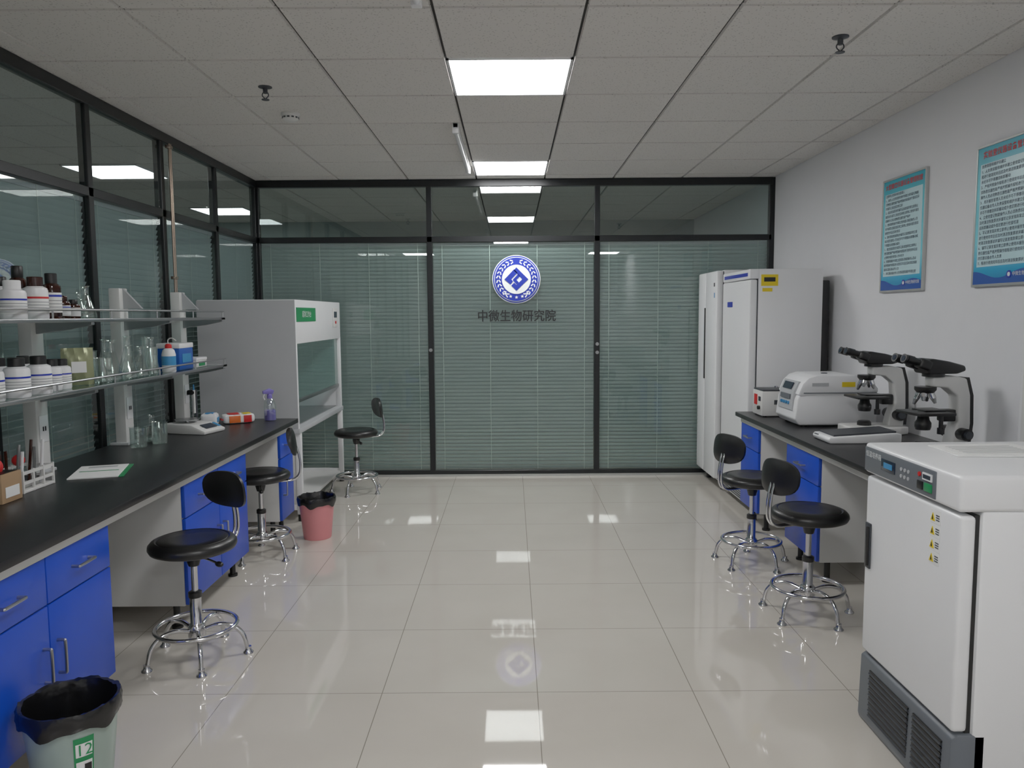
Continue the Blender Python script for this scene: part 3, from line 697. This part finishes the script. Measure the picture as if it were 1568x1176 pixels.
def microscope(x, y, rz=0):
    b = B()
    b.prism([(-.17, -.075), (-.15, -.09), (.09, -.105), (.14, -.08), (.14, .08), (.09, .105), (-.15, .09), (-.17, .075)], 0, .045, 'white2', plane='xy', bev=.008, seg=3)
    b.lathe([(0, .045), (.035, .045), (.035, .065), (.028, .072), (0, .072)], 'black', (-.06, 0, 0))
    b.prism([(.05, .04), (.135, .04), (.145, .16), (.14, .30), (.12, .385), (.06, .40), (-.04, .395), (-.04, .345), (.03, .34), (.075, .30), (.085, .18), (.06, .10)], -.035, .035, 'white2', bev=.010, seg=3)
    b.prism([(.125, .05), (.150, .05), (.160, .16), (.155, .30), (.132, .39), (.115, .39), (.138, .29), (.142, .16)], -.03, .03, 'black')
    b.box((-.05, 0, .215), (.17, .18, .014), 'black', .003); b.box((-.02, .02, .226), (.10, .10, .008), 'black', .002); b.box((-.06, 0, .2235), (.075, .026, .002), 'ware')
    b.box((.05, 0, .20), (.06, .05, .06), 'black', .006); b.cyl((-.03, -.08, .215), (-.03, -.08, .13), .009, 'black'); b.cyl((-.03, -.08, .15), (-.03, -.08, .12), .015, 'black')
    b.lathe([(0, .13), (.03, .13), (.034, .145), (.034, .165), (.026, .18), (.022, .208), (0, .208)], 'black', (-.06, 0, 0))
    b.lathe([(0, .345), (.045, .345), (.045, .33), (.035, .315), (0, .312)], 'black', (-.055, 0, 0))
    for k in range(4):
        a = math.radians(90*k+45); d = Vector((math.cos(a)*.35, math.sin(a)*.35, -1)).normalized(); p = Vector((-.055+.02*math.cos(a), .02*math.sin(a), .325))
        L = [.06, .075, .05, .065][k]; b.cyl(p, p+d*L*.6, .013, 'chrome', seg=16); b.cyl(p+d*L*.6, p+d*L, .012, 'steel', .006, seg=16)
    b.lathe([(0, .395), (.046, .395), (.046, .415), (0, .415)], 'black', (-.02, 0, 0))
    b.prism([(-.075, .41), (.06, .41), (.10, .425), (.095, .45), (.02, .472), (-.06, .487), (-.10, .465)], -.055, .055, 'black', bev=.010, seg=3)
    for s_ in (-1, 1):
        b.box((-.09, s_*.033, .458), (.06, .05, .05), 'black', .012, 3, RY(20))
        p = Vector((-.09, s_*.033, .462)); d = Vector((-1, 0, .3)).normalized()
        b.cyl(p, p+d*.055, .018, 'black'); b.cyl(p+d*.055, p+d*.085, .0215, 'black'); b.cyl(p+d*.085, p+d*.10, .019, 'black', .022); b.cyl(p+d*.095, p+d*.101, .014, 'lcd')
    for s_ in (-1, 1):
        b.cyl((.10, s_*.03, .11), (.10, s_*.075, .11), .030, 'black'); b.cyl((.10, s_*.075, .11), (.10, s_*.09, .11), .018, 'dgrey')
    o = b.fin('microscope', (x, y, T), rz); o.scale = (1.08, 1.08, .97)
microscope(2.10, 4.42, 0); microscope(2.05, 3.70, math.radians(6))
b = B(); b.tube([(1.98, 3.36, .766), (2.08, 3.40, .766), (2.16, 3.36, .80), (2.2, 3.42, .83), (2.22, 3.5, .78), (2.26, 3.46, .766)], .005, 'black', 8); b.fin('power_cable')

# ------------------------------------------------------------ posters
def poster(yc, title, lines):
    b = B(); W, Hh = .49, .67; zc = 1.915
    b.bx(XR-.016, XR-.002, yc-W/2, yc+W/2, zc-Hh/2, zc+Hh/2, 'poster')
    for s_ in (-1, 1):
        b.bx(XR-.02, XR-.001, yc+s_*W/2-.006, yc+s_*W/2+.006, zc-Hh/2-.006, zc+Hh/2+.006, 'alu', .002); b.bx(XR-.02, XR-.001, yc-W/2, yc+W/2, zc+s_*Hh/2-.006, zc+s_*Hh/2+.006, 'alu', .002)
    b.bx(XR-.017, XR-.0155, yc-W/2+.03, yc+W/2-.03, zc-Hh/2+.09, zc+Hh/2-.085, 'pinner')
    pts = [(yc-W/2+.006, zc-Hh/2+.006)]+[(yc-W/2+.006+(W-.012)*k/16, zc-Hh/2+.05+.018*math.sin(k*.5)) for k in range(17)]+[(yc+W/2-.006, zc-Hh/2+.006)]
    b.prism(pts, XR-.0175, XR-.0165, 'bottleblue', plane='yz')
    b.cyl((XR-.0175, yc-.04, zc-Hh/2+.045), (XR-.019, yc-.04, zc-Hh/2+.045), .018, 'lblue'); b.cyl((XR-.019, yc-.04, zc-Hh/2+.045), (XR-.0195, yc-.04, zc-Hh/2+.045), .010, 'lwhite')
    b.text('中微生物研究院', .022, on_negx((XR-.0185, yc-.14, zc-Hh/2+.045)), 'lwhite')
    b.text(title, .036, on_negx((XR-.018, yc, zc+Hh/2-.045)), 'red', off=.0004)
    for k, ln in enumerate(lines):
        b.text(ln, .0185, on_negx((XR-.018, yc+W/2-.04, zc+Hh/2-.098-k*.0245)), 'pink_text', 'LEFT', off=.0001)
    b.fin('framed_wall_poster', smooth=0)
src = '实验室的仪器设备由专人负责保管和维护并建立使用登记制度操作人员必须熟悉仪器性能严格按照操作规程进行使用完毕后应及时清洁恢复原状并填写记录发现异常立即停止使用并报告管理人员未经许可不得擅自拆卸搬动或外借定期进行检查校准确保安全运行'
def mk(seed):
    random.seed(seed); L = []
    for k in range(20):
        n = 21 if k % 3 else random.randint(10, 19); o_ = random.randint(0, len(src)-22)
        L.append((('%d、' % (k//3+1)) if k % 3 == 1 else '')+src[o_:o_+n-(2 if k % 3 == 1 else 0)])
    return L
poster(4.60, '大型精密仪器设备管理制度', mk(1)); poster(3.635, '实验室仪器设备管理制度', mk(2))

# ------------------------------------------------------------ world + camera
w = bpy.data.worlds.new('world'); sc.world = w; w.use_nodes = True
w.node_tree.nodes['Background'].inputs[0].default_value = (.94, .97, 1, 1); w.node_tree.nodes['Background'].inputs[1].default_value = .2
cam = bpy.data.cameras.new('camera'); cam.lens = 1180/1568*36; cam.sensor_width = 36; cam.clip_start = .05
co = bpy.data.objects.new('camera', cam); sc.collection.objects.link(co); sc.camera = co
R = Matrix.Rotation(0, 4, 'Z') @ Matrix.Rotation(math.radians(90-5.13), 4, 'X') @ Matrix.Rotation(math.radians(-.4), 4, 'Z')
co.matrix_world = Matrix.Translation((0, 0, 1.453)) @ R
